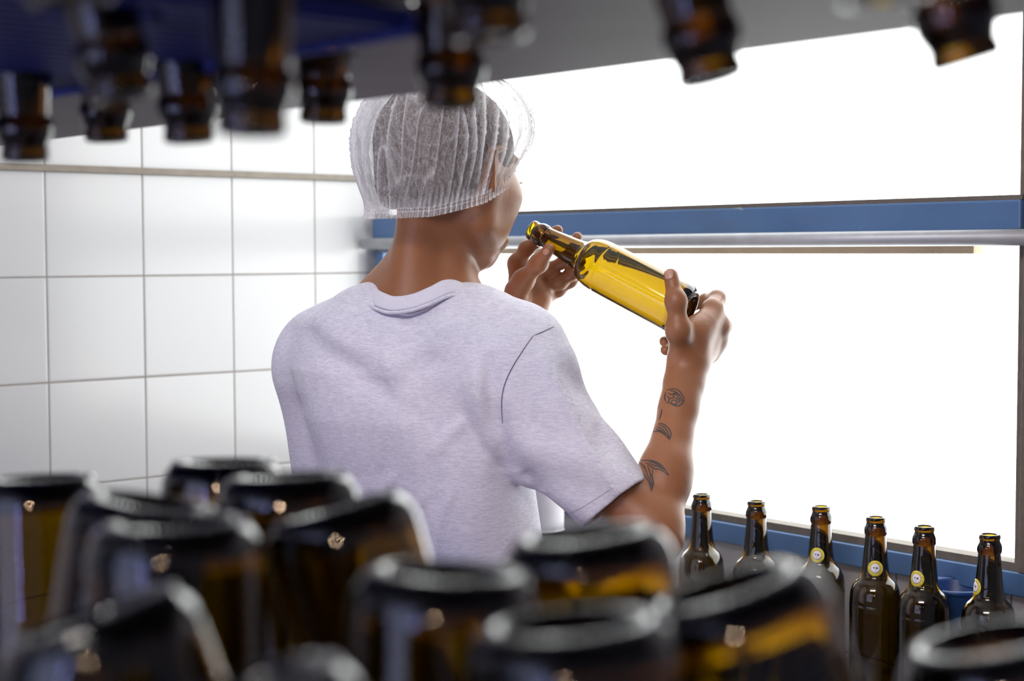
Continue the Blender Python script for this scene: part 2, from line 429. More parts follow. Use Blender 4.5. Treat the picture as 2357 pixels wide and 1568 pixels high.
# blue tub on the counter
tp = on_wall(2165, 1352, WM, -.10)
tub_c = WM @ Vector((tp.x + .0, -.064, CZ))
tz = (WM @ tp).z - CZ
prof = [(0, .003), (.036, .003), (.041, .0), (.044, .004), (.051, tz - .008), (.056, tz - .006), (.058, tz - .002), (.056, tz), (.050, tz - .001), (.047, tz - .006), (.040, .008), (.02, .006), (0, .006)]
V, Fc = revolve(prof, 64); tub = link_mesh('plastic_tub', V, Fc, M_TUB); tub.location = tub_c
tag(tub, 'round blue plastic tub standing behind the row of brown bottles', 'tub')

# ------------------------------------------------------------------ implicit surfaces (for the body and the clothes)
def A(v): return np.array(v, dtype=np.float64)
class Cone:
    """tapered capsule a(ra) -> b(rb); flat = (axis, factor) squeezes it along an axis"""
    def __init__(s, a, b, ra, rb=None, k=.01, flat=None):
        s.a = A(a); s.b = A(b); s.ra = ra; s.rb = ra if rb is None else rb; s.k = k
        s.flat = None
        if flat: s.flat = (A(Vector(flat[0]).normalized()), flat[1])
        s.c = (s.a + s.b) / 2; s.R = np.linalg.norm(s.b - s.a) / 2 + max(s.ra, s.rb)
    def __call__(s, p):
        d = s.b - s.a; L2 = max(1e-12, d @ d)
        q = p - s.a; t = np.clip(q @ d / L2, 0, 1); q = q - t[..., None] * d
        r = s.ra + (s.rb - s.ra) * t
        if s.flat is not None:
            ax, f = s.flat; h = q @ ax; n2 = (q * q).sum(-1) - h * h
            return np.sqrt(np.maximum(n2, 0) + (h / f) ** 2) - r if f <= 1 else np.sqrt(np.maximum(n2, 0) + (h / f) ** 2) - r
        return np.sqrt((q * q).sum(-1)) - r
class Ell:
    def __init__(s, c, M, rad, k=.015):
        s.c = A(c); s.M = A(M); s.rad = A(rad); s.k = k; s.R = max(rad)      # rows of M = local axes
    def __call__(s, p):
        q = (p - s.c) @ s.M.T
        k0 = np.sqrt(((q / s.rad) ** 2).sum(-1)); k1 = np.sqrt(((q / s.rad ** 2) ** 2).sum(-1)) + 1e-9
        return k0 * (k0 - 1) / k1
def smin(a, b, k):
    h = np.maximum(k - np.abs(a - b), 0) / k
    return np.minimum(a, b) - h * h * k * .25
def union(prims, p, c=None, rad=0):
    r = None
    for q in prims:
        if c is not None and np.linalg.norm(q.c - c) > q.R * 1.25 + rad + .035: continue
        v = q(p); r = v if r is None else smin(r, v, q.k)
    return np.full(p.shape[:-1], .1) if r is None else r
def mesh_field(fn, lo, hi, h, B=16):
    """surface nets over the blocks that the surface crosses; fn(points, centre, radius)"""
    lo = A(lo); hi = A(hi); nb = np.ceil((hi - lo) / (h * B)).astype(int)
    N = nb * B + 1
    G = np.full(N, .05, dtype=np.float32)
    rad = h * B * math.sqrt(3) / 2
    cen = np.stack(np.meshgrid(*[lo[i] + (np.arange(nb[i]) + .5) * h * B for i in range(3)], indexing='ij'), -1)
    act = []
    for i in range(nb[0]):
        for j in range(nb[1]):
            for k in range(nb[2]):
                c = cen[i, j, k]; v = fn(c[None, :], c, rad)[0]
                if abs(v) > rad * 1.5 + .012:
                    if v < 0: G[i * B:(i + 1) * B + 1, j * B:(j + 1) * B + 1, k * B:(k + 1) * B + 1] = -.05
                else: act.append((i, j, k))
    loc = np.stack(np.meshgrid(*[np.arange(B + 1) * h] * 3, indexing='ij'), -1)
    for i, j, k in act:
        o = lo + A((i, j, k)) * B * h
        G[i * B:(i + 1) * B + 1, j * B:(j + 1) * B + 1, k * B:(k + 1) * B + 1] = fn(loc + o, o + B * h / 2, rad)
    S = G < 0
    s8 = np.zeros(tuple(N - 1), dtype=np.uint8)
    for dx in (0, 1):
        for dy in (0, 1):
            for dz in (0, 1): s8 += S[dx:N[0] - 1 + dx, dy:N[1] - 1 + dy, dz:N[2] - 1 + dz]
    I = np.argwhere((s8 > 0) & (s8 < 8)); idx = np.full(tuple(N - 1), -1, dtype=np.int32)
    idx[I[:, 0], I[:, 1], I[:, 2]] = np.arange(len(I))
    acc = np.zeros((len(I), 3)); cnt = np.zeros(len(I))
    cs = [(0, 0, 0), (1, 0, 0), (0, 1, 0), (1, 1, 0), (0, 0, 1), (1, 0, 1), (0, 1, 1), (1, 1, 1)]
    val = [G[I[:, 0] + c[0], I[:, 1] + c[1], I[:, 2] + c[2]].astype(float) for c in cs]
    for a in range(8):
        for b in range(a + 1, 8):
            if sum(abs(cs[a][t] - cs[b][t]) for t in range(3)) != 1: continue
            m = (val[a] < 0) != (val[b] < 0); t = np.zeros(len(I)); t[m] = val[a][m] / (val[a][m] - val[b][m])
            pt = A(cs[a])[None] + t[:, None] * (A(cs[b]) - A(cs[a]))[None]
            acc[m] += pt[m]; cnt[m] += 1
    Vv = lo + (I + acc / cnt[:, None]) * h
    quads = []
    for ax in range(3):
        sl0 = [slice(None)] * 3; sl1 = [slice(None)] * 3; sl0[ax] = slice(0, N[ax] - 1); sl1[ax] = slice(1, N[ax])
        E = np.argwhere(S[tuple(sl0)] != S[tuple(sl1)])
        u, w = (ax + 1) % 3, (ax + 2) % 3
        E = E[(E[:, u] > 0) & (E[:, w] > 0) & (E[:, u] < N[u] - 1) & (E[:, w] < N[w] - 1)]
        fl = S[E[:, 0], E[:, 1], E[:, 2]]
        def ci(du, dw):
            e = E.copy(); e[:, u] -= du; e[:, w] -= dw; return idx[e[:, 0], e[:, 1], e[:, 2]]
        q = np.stack([ci(1, 1), ci(0, 1), ci(0, 0), ci(1, 0)], -1)
        q[~fl] = q[~fl][:, ::-1]; quads.append(q)
    Q = np.concatenate(quads); Q = Q[(Q >= 0).all(1)]
    return Vv, Q
def relax(V, Q, it=2, lam=.5):
    for _ in range(it):
        S = np.zeros_like(V); C = np.zeros(len(V))
        for a, b in ((0, 1), (1, 2), (2, 3), (3, 0)):
            np.add.at(S, Q[:, a], V[Q[:, b]]); np.add.at(S, Q[:, b], V[Q[:, a]]); np.add.at(C, Q[:, a], 1); np.add.at(C, Q[:, b], 1)
        V = V + lam * (S / np.maximum(C, 1)[:, None] - V)
    return V
def mesh_from(name, V, Q, mat, parent=None):
    me = bpy.data.meshes.new(name)
    me.vertices.add(len(V)); me.vertices.foreach_set('co', V.astype(np.float32).ravel())
    me.loops.add(Q.size); me.loops.foreach_set('vertex_index', Q.astype(np.int32).ravel())
    me.polygons.add(len(Q)); me.polygons.foreach_set('loop_start', np.arange(len(Q), dtype=np.int32) * 4)
    me.update(calc_edges=True); me.polygons.foreach_set('use_smooth', [True] * len(Q)); me.materials.append(mat)
    me.validate()
    o = bpy.data.objects.new(name, me); COL.objects.link(o)
    if parent: o.parent = parent
    return o

# ------------------------------------------------------------------ the person
M_SKIN = mat_skin(); M_SHIRT = mat_shirt(); M_NET = mat_net()
M_HAIR = simple('dark_cropped_hair', (.075, .040, .026), .75, 0, 400, .6, .8)
M_SEAM = simple('grey_seam_thread', (.10, .10, .15), .8)
M_RIB = simple('lavender_ribbing', (.70, .68, .77), .9, 0, 300, .12, .5)
M_TROUSER = simple('black_trouser_cloth', (.015, .015, .018), .85, 0, 90, .3)
M_SHOE = simple('black_shoe_leather', (.02, .02, .02), .4)
M_TATTOO = simple('faded_tattoo_ink', (.045, .040, .040), .6, 0, 260, .5)
M_NAIL = simple('fingernail', (.50, .27, .19), .35)
person = empty('person', (-.10, 2.16, 0))
def child(o):
    o.parent = person; o.matrix_parent_inverse = Matrix.Translation(-person.location); return o

HS = 1.06; hy = R(41); hp = R(10)
Fh = Vector((math.sin(hy) * math.cos(hp), math.cos(hy) * math.cos(hp), -math.sin(hp)))
Rh = Vector((math.cos(hy), -math.sin(hy), 0)); Uh = Rh.cross(Fh)
HC = P(1037, 400, 2.10)
def hd(x, y, z): return HC + (Rh * x + Fh * y + Uh * z) * HS
def HE(x, y, z, rad, k=.015): return Ell(hd(x, y, z), Mh, [r * HS for r in rad], k)
Mh = [tuple(Rh), tuple(Fh), tuple(Uh)]
body = []
add = body.append
# skull, face, jaw
add(HE(0, -.014, .028, (.0765, .094, .082), .03))
add(HE(0, .026, -.026, (.059, .066, .074), .02))
for sx in (-1, 1):
    add(Cone(hd(.049 * sx, .008, -.062), hd(.014 * sx, .066, -.090), .0165, .015, .018))
    add(Cone(hd(.060 * sx, .005, -.010), hd(.050 * sx, .010, -.062), .016, .016, .025))
    add(HE(.044 * sx, .048, -.020, (.025, .032, .028), .025)); add(HE(.040 * sx, .038, -.058, (.020, .029, .030), .025))
    add(HE(.026 * sx, .070, .030, (.024, .012, .009), .012))
    add(Cone(hd(.0745 * sx, -.010, .014), hd(.0735 * sx, -.006, -.020), .013, .009, .006, ((Rh), .45)))
    add(Cone(hd(.080 * sx, -.016, .022), hd(.078 * sx, -.004, -.022), .0052, .0045, .005))
    add(Cone(hd(.080 * sx, -.016, .022), hd(.078 * sx, .004, .030), .0052, .0045, .005))
    add(Cone(hd(.028 * sx, .080, -.072), hd(.0, .084, -.085), .010, .012, .012))
add(Cone(hd(0, .088, .018), hd(0, .101, -.022), .0085, .0100, .012))
for sx in (-1, 1): add(HE(.012 * sx, .091, -.026, (.009, .010, .007), .008))
add(Cone(hd(-.020, .077, -.050), hd(.020, .077, -.050), .0085, .0085, .008)); add(Cone(hd(0, .083, -.051), hd(0, .083, -.052), .010, .010, .006))
add(Cone(hd(-.015, .077, -.063), hd(.015, .077, -.063), .0088, .0088, .006)); add(Cone(hd(0, .080, -.093), hd(0, .074, -.095), .014, .012, .012))
# neck and upper back
Nk = P(990, 680, 2.135)
add(Cone(P(996, 470, 2.115), P(982, 690, 2.14), .0465, .051, .02))
add(Cone(P(965, 470, 2.07), P(935, 700, 2.085), .020, .030, .035))
add(Cone(hd(.030, -.016, -.030), P(1040, 690, 2.11), .012, .014, .02))       # neck muscle behind the ear
add(Cone(hd(-.055, -.006, -.030), P(940, 690, 2.21), .012, .014, .02))
SL = P(735, 800, 2.215); SR = P(1172, 850, 2.045)
add(Cone(P(940, 680, 2.13), P(820, 762, 2.18), .030, .030, .04)); add(Cone(P(1030, 735, 2.12), P(1120, 790, 2.07), .030, .030, .04))
tq = R(32); Ft = Vector((math.sin(tq), math.cos(tq), 0)); Rt = Vector((math.cos(tq), -math.sin(tq), 0)); Ut = Vector((0, 0, 1)); Mt = [tuple(Rt), tuple(Ft), tuple(Ut)]
TC = P(955, 900, 2.14)
def td(x, y, z): return Vector((TC.x, TC.y, 0)) + Rt * x + Ft * y + Ut * z
add(Ell(td(0, .01, TC.z + .01), Mt, (.135, .085, .17), .05)); add(Ell(td(0, .01, TC.z - .20), Mt, (.118, .078, .20), .05)); add(Ell(td(0, .01, TC.z - .40), Mt, (.130, .085, .12), .05))
# right arm
ER = P(1502, 1232, 1.985); WR = P(1583, 838, 2.115)
add(Cone(SR, ER, .038, .033, .02))
eR = (ER - SR).normalized(); fR = (WR - ER).normalized()
add(Cone(ER + eR * .004, ER + fR * .01, .031, .033, .02))
add(Cone(ER, ER + fR * .09, .032, .0325, .02)); add(Cone(ER + fR * .08, WR, .0325, .0195, .02)); add(Cone(ER + fR * .19, WR, .0215, .0195, .02))
side = fR.cross(Vector((0, 1, 0))).normalized()
add(Cone(WR - fR * .03 + side * .008, WR + fR * .01 + side * .008, .0165, .017, .012)); add(Cone(WR - fR * .03 - side * .009, WR - fR * .0 - side * .009, .0165, .0165, .012))
# left arm
EL = Vector((-.185, 2.36, CAMZ - .34)); WL = P(1192, 770, 2.295)
add(Cone(SL, EL, .047, .036, .02)); add(Cone(EL, EL.lerp(WL, .35), .035, .037, .02)); add(Cone(EL.lerp(WL, .3), WL, .037, .022, .02)); add(Cone(EL.lerp(WL, .85), WL, .023, .0225, .02))
def finger(pts, rad, k=.006):
    pts = [P(*q) for q in pts]
    for i in range(len(pts) - 1): add(Cone(pts[i], pts[i + 1], rad[i], rad[i + 1], k))
    for i in range(1, len(pts) - 1): add(Cone(pts[i], pts[i], rad[i] * 1.05, None, k))
# left hand: palm towards us, thumb in front of the bottle neck, fingers behind it
wl = (1192, 770, 2.295)
LM_ = [(1190, 606, 2.297), (1222, 642, 2.306), (1240, 668, 2.310), (1246, 696, 2.318)]
for i, q in enumerate(LM_):
    add(Cone(P(*wl), P(*q), .0175, .0120, .016))
for a_, b_ in zip(LM_, LM_[1:]): add(Cone(P(*a_), P(*b_), .0115, .0115, .012))
add(Cone(P(1200, 725, 2.292), P(1215, 660, 2.297), .020, .013, .02))
add(Cone(P(1180, 735, 2.283), P(1186, 668, 2.262), .0175, .0155, .022)); add(Cone(P(1225, 735, 2.292), P(1246, 690, 2.295), .0150, .0120, .02))
finger([(1186, 690, 2.268), (1205, 645, 2.250), (1240, 606, 2.225), (1264, 574, 2.210)], [.0155, .0130, .0108, .0088], .010)
finger([LM_[0], (1212, 572, 2.297), (1246, 550, 2.290), (1284, 530, 2.272)], [.0110, .0100, .0090, .0078])
finger([LM_[1], (1268, 620, 2.313), (1303, 598, 2.305), (1329, 546, 2.280)], [.0110, .0098, .0090, .0078])
finger([LM_[2], (1290, 649, 2.310), (1317, 630, 2.304), (1338, 604, 2.292)], [.0108, .0096, .0086, .0076])
finger([LM_[3], (1286, 668, 2.328), (1314, 648, 2.324), (1338, 625, 2.308)], [.0100, .0088, .0080, .0070])
# right hand: thumb up in front of the bottle, back of the hand towards the right, fingers closed behind the base
RMc = [(1640, 712, 2.150), (1655, 752, 2.160), (1648, 785, 2.170), (1632, 812, 2.170)]
for i, q in enumerate(RMc):
    add(Cone(P(1588, 836, 2.120), P(*q), .0165, .0115, .016)); add(Cone(P(*q), P(*q), .0128, None, .008))
for a_, b_ in zip(RMc, RMc[1:]): add(Cone(P(*a_), P(*b_), .0105, .0105, .012))
add(Cone(P(1582, 815, 2.108), P(1600, 768, 2.115), .0180, .0165, .022)); add(Cone(P(1600, 775, 2.112), P(1632, 735, 2.135), .0145, .0120, .020))
add(Cone(P(1566, 770, 2.092), P(1618, 745, 2.125), .0120, .0110, .018))
finger([(1572, 815, 2.105), (1562, 760, 2.080), (1556, 695, 2.078), (1544, 634, 2.088)], [.0165, .0145, .0112, .0098], .010)
add(Cone(P(1557, 693, 2.078), P(1556, 688, 2.078), .0123, None, .006))
finger([RMc[0], (1650, 688, 2.186), (1625, 692, 2.214), (1590, 706, 2.226)], [.0115, .0108, .0090, .0080])
finger([RMc[1], (1664, 752, 2.202), (1632, 752, 2.230), (1592, 752, 2.232)], [.0112, .0108, .0092, .0080])
finger([RMc[2], (1655, 785, 2.212), (1600, 788, 2.222), (1530, 786, 2.190)], [.0108, .0102, .0090, .0080])
finger([RMc[3], (1634, 818, 2.198), (1590, 812, 2.205), (1532, 806, 2.180)], [.0100, .0092, .0084, .0076])
EYE = [hd(.031 * s, .079, .008) for s in (-1, 1)]
def body_fn(p, c, rad):
    r = union(body, p, c, rad)
    for e in EYE:                                                     # eye sockets
        if np.linalg.norm(A(e) - c) < rad + .04:
            d = np.sqrt(((p - A(e + Fh * .012)) ** 2).sum(-1)) - .0125; r = -smin(-r, d, .010)
    m = A(hd(0, .100, -.0575))
    if np.linalg.norm(m - c) < rad + .03:                              # the line between the lips
        q = (p - m) @ A(Mh).T; d = np.sqrt((q[..., 0] / 14) ** 2 + (q[..., 1] / 4) ** 2 + q[..., 2] ** 2) - .0012; r = np.maximum(r, -d)
    return r
Vb, Qb = mesh_field(body_fn, (-.42, 1.90, .92), (.36, 2.50, 1.80), .0024)
Vb = relax(Vb, Qb, 2, .4)
bodyo = child(mesh_from('body', Vb, Qb, M_SKIN))
print('body verts', len(Vb))
for s, e in zip((-1, 1), EYE):
    V, Fc = revolve([(.0118 * math.sin(t), -.0118 * math.cos(t)) for t in np.linspace(0, math.pi, 13)][0:1] and [(0, -.0118)] + [(.0118 * math.sin(t), -.0118 * math.cos(t)) for t in np.linspace(0, math.pi, 13)[1:-1]] + [(0, .0118)], 20)
    eo = link_mesh('eyeball', V, Fc, simple('eye_white', (.7, .68, .66), .2)); eo.matrix_world = Matrix.Translation(e + Fh * -.001); child(eo)
    eo.matrix_parent_inverse = Matrix.Translation(-person.location)
bvh_body = BVHTree.FromPolygons([tuple(v) for v in Vb], [tuple(int(i) for i in q) for q in Qb])
ORI = P(0, 0, 0.0)
def hit(bvh, px, py):
    d = (P(px, py, 1.0) - ORI).normalized(); h = bvh.ray_cast(ORI, d); return (h[0], h[1]) if h[0] is not None else (None, None)
# eyelashes at the edge of the face
lash = hd(.042, .080, .004)
V = []; Fc = []
for k in range(7):
    a0 = lash + Rh * (-.006 + .002 * k); t = (Rh * (.4 + .05 * k) + Fh * .8 + Uh * (-.15)).normalized()
    v, f = tube([a0, a0 + t * .004, a0 + t * .008 + Uh * .0015], [.0004, .0003, .0001], 5); b0 = len(V); V += v; Fc += [tuple(i + b0 for i in q) for q in f]
child(link_mesh('eyelash', V, Fc, M_HAIR))
# thumbnails and fingernails facing us
def nail(px, py, wpx, hpx, rot, name='fingernail'):
    V = []; Fc = []; n = 7
    for j in range(n):
        for i in range(n):
            u = (i / (n - 1) - .5) * 2; v = (j / (n - 1) - .5) * 2
            uu = u * math.sqrt(max(0, 1 - v * v * .45)) * wpx / 2; vv = v * math.sqrt(max(0, 1 - u * u * .35)) * hpx / 2
            p, nn = hit(bvh_body, px + uu * math.cos(rot) - vv * math.sin(rot), py + uu * math.sin(rot) + vv * math.cos(rot))
            if p is None: return
            V.append(p + nn * .0005)
    for j in range(n - 1):
        for i in range(n - 1): b = j * n + i; Fc.append((b, b + 1, b + n + 1, b + n))
    o = link_mesh(name, V, Fc, M_NAIL); md = o.modifiers.new('s', 'SOLIDIFY'); md.thickness = .0006; child(o)
nail(1540, 633, 20, 21, -.15); nail(1257, 580, 13, 15, .7)

# tattoos on the right forearm: fine lines that follow the skin
def ribbons(lines, w, bvh, off):
    V = []; Fc = []
    for ln in lines:
        q = catmull([(x, 0, y) for x, y in ln], 5); prev = None
        for i, c in enumerate(q):
            d = (q[min(i + 1, len(q) - 1)] - q[max(i - 1, 0)]); d = Vector((d.x, d.z)).normalized(); n2 = Vector((-d.y, d.x)); ww = w * (.55 + .45 * math.sin(math.pi * i / (len(q) - 1)))
            ps = []
            for sgn in (-1, 0, 1):
                p, nn = hit(bvh, c.x + n2.x * ww * sgn, c.z + n2.y * ww * sgn)
                if p is None: ps = None; break
                ps.append(p + nn * off)
            if ps is None: prev = None; continue
            b = len(V); V += ps
            if prev is not None and (V[prev + 1] - V[b + 1]).length < .02:
                Fc += [(prev, prev + 1, b + 1, b), (prev + 1, prev + 2, b + 2, b + 1)]
            prev = b
    return V, Fc
S_ = lambda pts: [(1420 + x / 5.227, 860 + y / 5.227) for x, y in pts]
tat = [
 [S_([(600, 200), (680, 185), (755, 215), (800, 290), (795, 350), (745, 388), (690, 385), (650, 360), (590, 345)]), S_([(615, 235), (660, 255), (700, 240), (735, 280), (770, 330)]), S_([(640, 205), (700, 222), (760, 270), (785, 340)]), S_([(655, 335), (690, 320), (725, 345), (700, 375), (660, 360), (655, 335)]), S_([(600, 260), (630, 300), (620, 345)]), S_([(690, 245), (680, 290), (640, 300)]), S_([(700, 290), (740, 320), (760, 360)]), S_([(590, 225), (575, 280), (585, 335)])],
 [S_([(500, 600), (560, 612), (620, 660), (650, 720), (635, 800)]), S_([(435, 700), (500, 695), (560, 725), (635, 800)]), S_([(500, 615), (570, 650), (615, 710), (633, 775)]), S_([(480, 640), (545, 670), (600, 735), (625, 780)]), S_([(465, 665), (530, 690), (585, 735)]), S_([(540, 430), (535, 480), (505, 560)])],
 [S_([(290, 1050), (380, 1045), (480, 1070), (560, 1130), (625, 1230)]), S_([(340, 1070), (400, 1110), (450, 1145), (530, 1160), (625, 1230)]), S_([(370, 1065), (440, 1105), (500, 1120), (580, 1170)]), S_([(400, 1060), (480, 1090), (560, 1150)]),
  S_([(285, 1130), (320, 1210), (380, 1300), (415, 1420)]), S_([(430, 1150), (425, 1230), (440, 1320), (415, 1420)]), S_([(330, 1110), (360, 1200), (395, 1290), (420, 1380)]), S_([(370, 1110), (400, 1200), (425, 1330)]), S_([(390, 1180), (410, 1260), (425, 1360)]), S_([(270, 1075), (310, 1100), (350, 1170)])]]
for i, (ls, lab) in enumerate(zip(tat, ('round leafy tattoo near the wrist', 'crescent leaf tattoo in mid forearm', 'two-pronged swallow-tail leaf tattoo below the elbow crease'))):
    V, Fc = ribbons(ls, 1.5, bvh_body, .0003)
    if Fc: o = child(link_mesh('tattoo', V, Fc, M_TATTOO)); o['label'] = lab

# hair: short, close to the skull
hairp = [HE(0, -.017, .031, (.080, .0975, .084), .03), HE(0, -.048, -.028, (.060, .050, .045), .03)]
def hair_fn(p, c, rad):
    r = union(hairp, p, c, rad); q = (p - A(HC)) @ A(Mh).T
    cut = -(q[..., 2] + .062 - .0 * q[..., 1]) ; front = (q[..., 1] - .062 - .0 * q[..., 2])
    low = -(q[..., 2] - (-.058 + np.clip((q[..., 1] + .05) * .55, 0, .08)))
    q = q / HS; n = .0012 * np.sin(q[..., 0] * 900) * np.sin(q[..., 1] * 870 + 1) * np.sin(q[..., 2] * 930)
    return np.maximum(np.maximum(r + n, low), front)
Vh, Qh = mesh_field(hair_fn, tuple(HC - Vector((.14, .14, .15))), tuple(HC + Vector((.14, .14, .15))), .0028)
child(mesh_from('hair', Vh, Qh, M_HAIR))

# ---- T-shirt
shirt = []
sh = shirt.append
NB = P(965, 690, 2.13)
sh(Cone(P(900, 736, 2.130), P(735, 802, 2.225), .054, .055, .045)); sh(Cone(P(1010, 748, 2.115), P(1186, 806, 2.04), .052, .062, .04))
sh(Cone(P(850, 762, 2.115), P(1090, 770, 2.06), .052, .052, .045))
def lev(py, xl, xr, b, d):                                          # torso slab seen between two photo columns
    c = P((xl + xr) / 2, py, d); w = (xr - xl) / 2 / F * d
    a = math.sqrt(max(1e-4, w * w - (b * math.sin(tq)) ** 2)) / math.cos(tq); return (c, a, b)
levels = [lev(760, 700, 1195, .088, 2.135), lev(850, 683, 1178, .104, 2.135), lev(960, 701, 1178, .108, 2.135), lev(1075, 738, 1205, .106, 2.135), lev(1200, 742, 1228, .108, 2.135), lev(1330, 738, 1250, .112, 2.135), lev(1560, 728, 1275, .122, 2.135)]
zs = A([l[0].z for l in levels])[::-1]; lx = A([l[0].x for l in levels])[::-1]; ly = A([l[0].y for l in levels])[::-1]; la = A([l[1] for l in levels])[::-1]; lb = A([l[2] for l in levels])[::-1]
HEMZ = .955
def torso(p):
    z = p[..., 2]; cx_ = np.interp(z, zs, lx); cy_ = np.interp(z, zs, ly); a = np.interp(z, zs, la); b = np.interp(z, zs, lb)
    dx = p[..., 0] - cx_; dy = p[..., 1] - cy_; u = dx * Rt.x + dy * Rt.y; v = dx * Ft.x + dy * Ft.y
    e = 2.5
    k = (np.abs(u / a) ** e + np.abs(v / b) ** e) ** (1 / e)
    g = np.sqrt(u * u + v * v) / np.maximum(k, 1e-6)
    d = (k - 1) * g
    top = z - zs[-1]
    return np.where(top > 0, np.sqrt(np.maximum(d, 0) ** 2 + top ** 2) + np.minimum(d, 0) * 0, d)
HR = P(1416, 1160, 2.00); HL = SL.lerp(EL, .86) + Vector((-.012, -.012, 0))
aR = (HR - SR).normalized()
dn = Vector((-aR.z, 0, aR.x)).normalized()                            # across the sleeve in the picture plane
slv = [Cone(P(1168, 868, 2.035), HR + aR * .02, .072, .0515, .035), Cone(P(1150, 830, 2.06), P(1225, 1010, 2.05), .060, .055, .04), Cone(P(1200, 815, 2.035), P(1225, 850, 2.03), .062, .058, .03)]
aL = (HL - SL).normalized()
slvL = [Cone(P(735, 830, 2.225), HL + aL * .02, .066, .060, .03), Cone(P(722, 880, 2.235), P(752, 1085, 2.27), .048, .050, .03)]
def folds(p):
    x = p[..., 0]; y = p[..., 1]; z = p[..., 2]
    u = (x - TC.x) * Rt.x + (y - TC.y) * Rt.y; zz = z - CAMZ
    f = .0016 * np.sin(u * 62 + 2.2 * np.sin(zz * 9) + zz * 10) * (.5 + .5 * np.sin(u * 14 + zz * 8 + 1.0))
    f += .0022 * np.sin(u * 27 - zz * 6 + 1.6 * np.sin(zz * 6 + 1))
    ridge = lambda s, w: np.exp(-(s / w) ** 2)
    # long soft pull from the neck down to the left shoulder blade and the hollow beside the armhole
    f += .0045 * ridge(u - (.085 - .15 * (zz + .18)), .020) * np.clip(1 - np.abs(zz + .20) / .15, 0, 1)
    f -= .0025 * ridge(u - (.060 - .15 * (zz + .18)), .018) * np.clip(1 - np.abs(zz + .20) / .15, 0, 1)
    f += .0040 * ridge(zz + .155 + .55 * (u + .02), .020) * ridge(u + .0, .10)
    f -= .0035 * ridge(zz + .115 + .35 * (u + .04), .020) * ridge(u + .03, .10)
    for u0, s0, z0, ln in ((-.07, .9, -.36, .10), (.0, .5, -.33, .14), (.045, .6, -.40, .12), (-.02, -.4, -.42, .10)):
        f += .0028 * ridge(u - u0 - s0 * (zz - z0), .010) * np.clip(1 - np.abs(zz - z0) / ln, 0, 1)
    return f * 1.5
AR_, SR_ = A(aR), A(SR); Xs = A(dn); Ys = A(Vector(aR).cross(dn))
def sleeve_folds(p):
    q = p - SR_; t = q @ AR_; u = q @ Xs; v = q @ Ys
    an = np.arctan2(v, u)
    w = np.clip((t - .01) / .08, 0, 1)
    f = np.zeros_like(t)
    f += .0018 * np.sin(t * 58 + an * 5) * w + .0022 * np.sin(t * 33 - an * 4 + 1) * w * (.5 + .5 * np.sin(an * 2))
    return f
CREASE = []     # (points, depth of the cloth there, height, width, sharp, furthest y)
for pts, d_, amp, w_, shp, ym in (
    ([(1126, 800), (1140, 930), (1185, 1085)], 2.03, -.0090, .013, 0, 2.10), ([(1092, 800), (1100, 960), (1135, 1110)], 2.03, .0055, .016, 0, 2.10),
    ([(850, 1190), (878, 1130), (912, 1085)], 2.05, .0040, .007, 0, 2.12), ([(955, 1270), (962, 1180), (985, 1120)], 2.04, .0038, .006, 0, 2.12),
    ([(1000, 1290), (1012, 1200), (1045, 1110)], 2.04, .0035, .006, 0, 2.12), ([(985, 1050), (1020, 1010), (1075, 960)], 2.03, .0035, .009, 0, 2.12),
    ([(880, 850), (940, 815), (1010, 775)], 2.05, .0035, .018, 0, 2.14), ([(905, 885), (965, 850), (1030, 812)], 2.05, -.0035, .018, 0, 2.14),
    ([(822, 745), (838, 722)], 2.08, -.0030, .006, 0, 2.16), ([(850, 765), (848, 735)], 2.07, -.0030, .005, 0, 2.16), ([(925, 745), (955, 718)], 2.06, -.0035, .008, 0, 2.16),
    ([(745, 1080), (715, 980), (697, 900)], 2.15, -.0060, .010, 0, 2.22),
    ([(1232, 780), (1290, 895), (1350, 1012), (1405, 1108), (1442, 1165)], 1.98, .0125, .011, 1, 2.06),
    ([(1180, 860), (1230, 960), (1290, 1060), (1350, 1150)], 1.98, -.0035, .020, 0, 2.06),
    ([(1296, 830), (1352, 950), (1408, 1048)], 1.99, -.0060, .013, 0, 2.08), ([(1330, 905), (1372, 985)], 1.99, .0035, .006, 0, 2.08),
    ([(1205, 1080), (1250, 1130)], 2.0, -.0040, .010, 0, 2.08)):
    CREASE.append(([A(P(x, y, d_)) for x, y in pts], amp, w_, shp, ym))
def creases(p):
    f = np.zeros(p.shape[:-1]); X = p[..., 0]; Z = p[..., 2]
    for pts, amp, w_, shp, ym in CREASE:
        best = np.full(X.shape, 1.0); along_ = np.zeros(X.shape); n_ = len(pts) - 1
        for i_ in range(n_):
            a_, b_ = pts[i_], pts[i_ + 1]; dx, dz = b_[0] - a_[0], b_[2] - a_[2]
            t = np.clip(((X - a_[0]) * dx + (Z - a_[2]) * dz) / (dx * dx + dz * dz), 0, 1)
            d = np.hypot(X - a_[0] - t * dx, Z - a_[2] - t * dz); m = d < best
            best = np.where(m, d, best); along_ = np.where(m, (i_ + t) / n_, along_)
        e = np.exp(-best / w_) if shp else np.exp(-(best / w_) ** 2)
        env = np.sqrt(np.clip(np.minimum(along_, 1 - along_) * 5, .05, 1))
        f += -amp * e * env * np.clip((ym - p[..., 1]) / .03, 0, 1)
    return f
NCEN = P(972, 655, 2.125)
HRn, HRc = A(aR), A(HR); HLn, HLc = A(aL), A(HL)
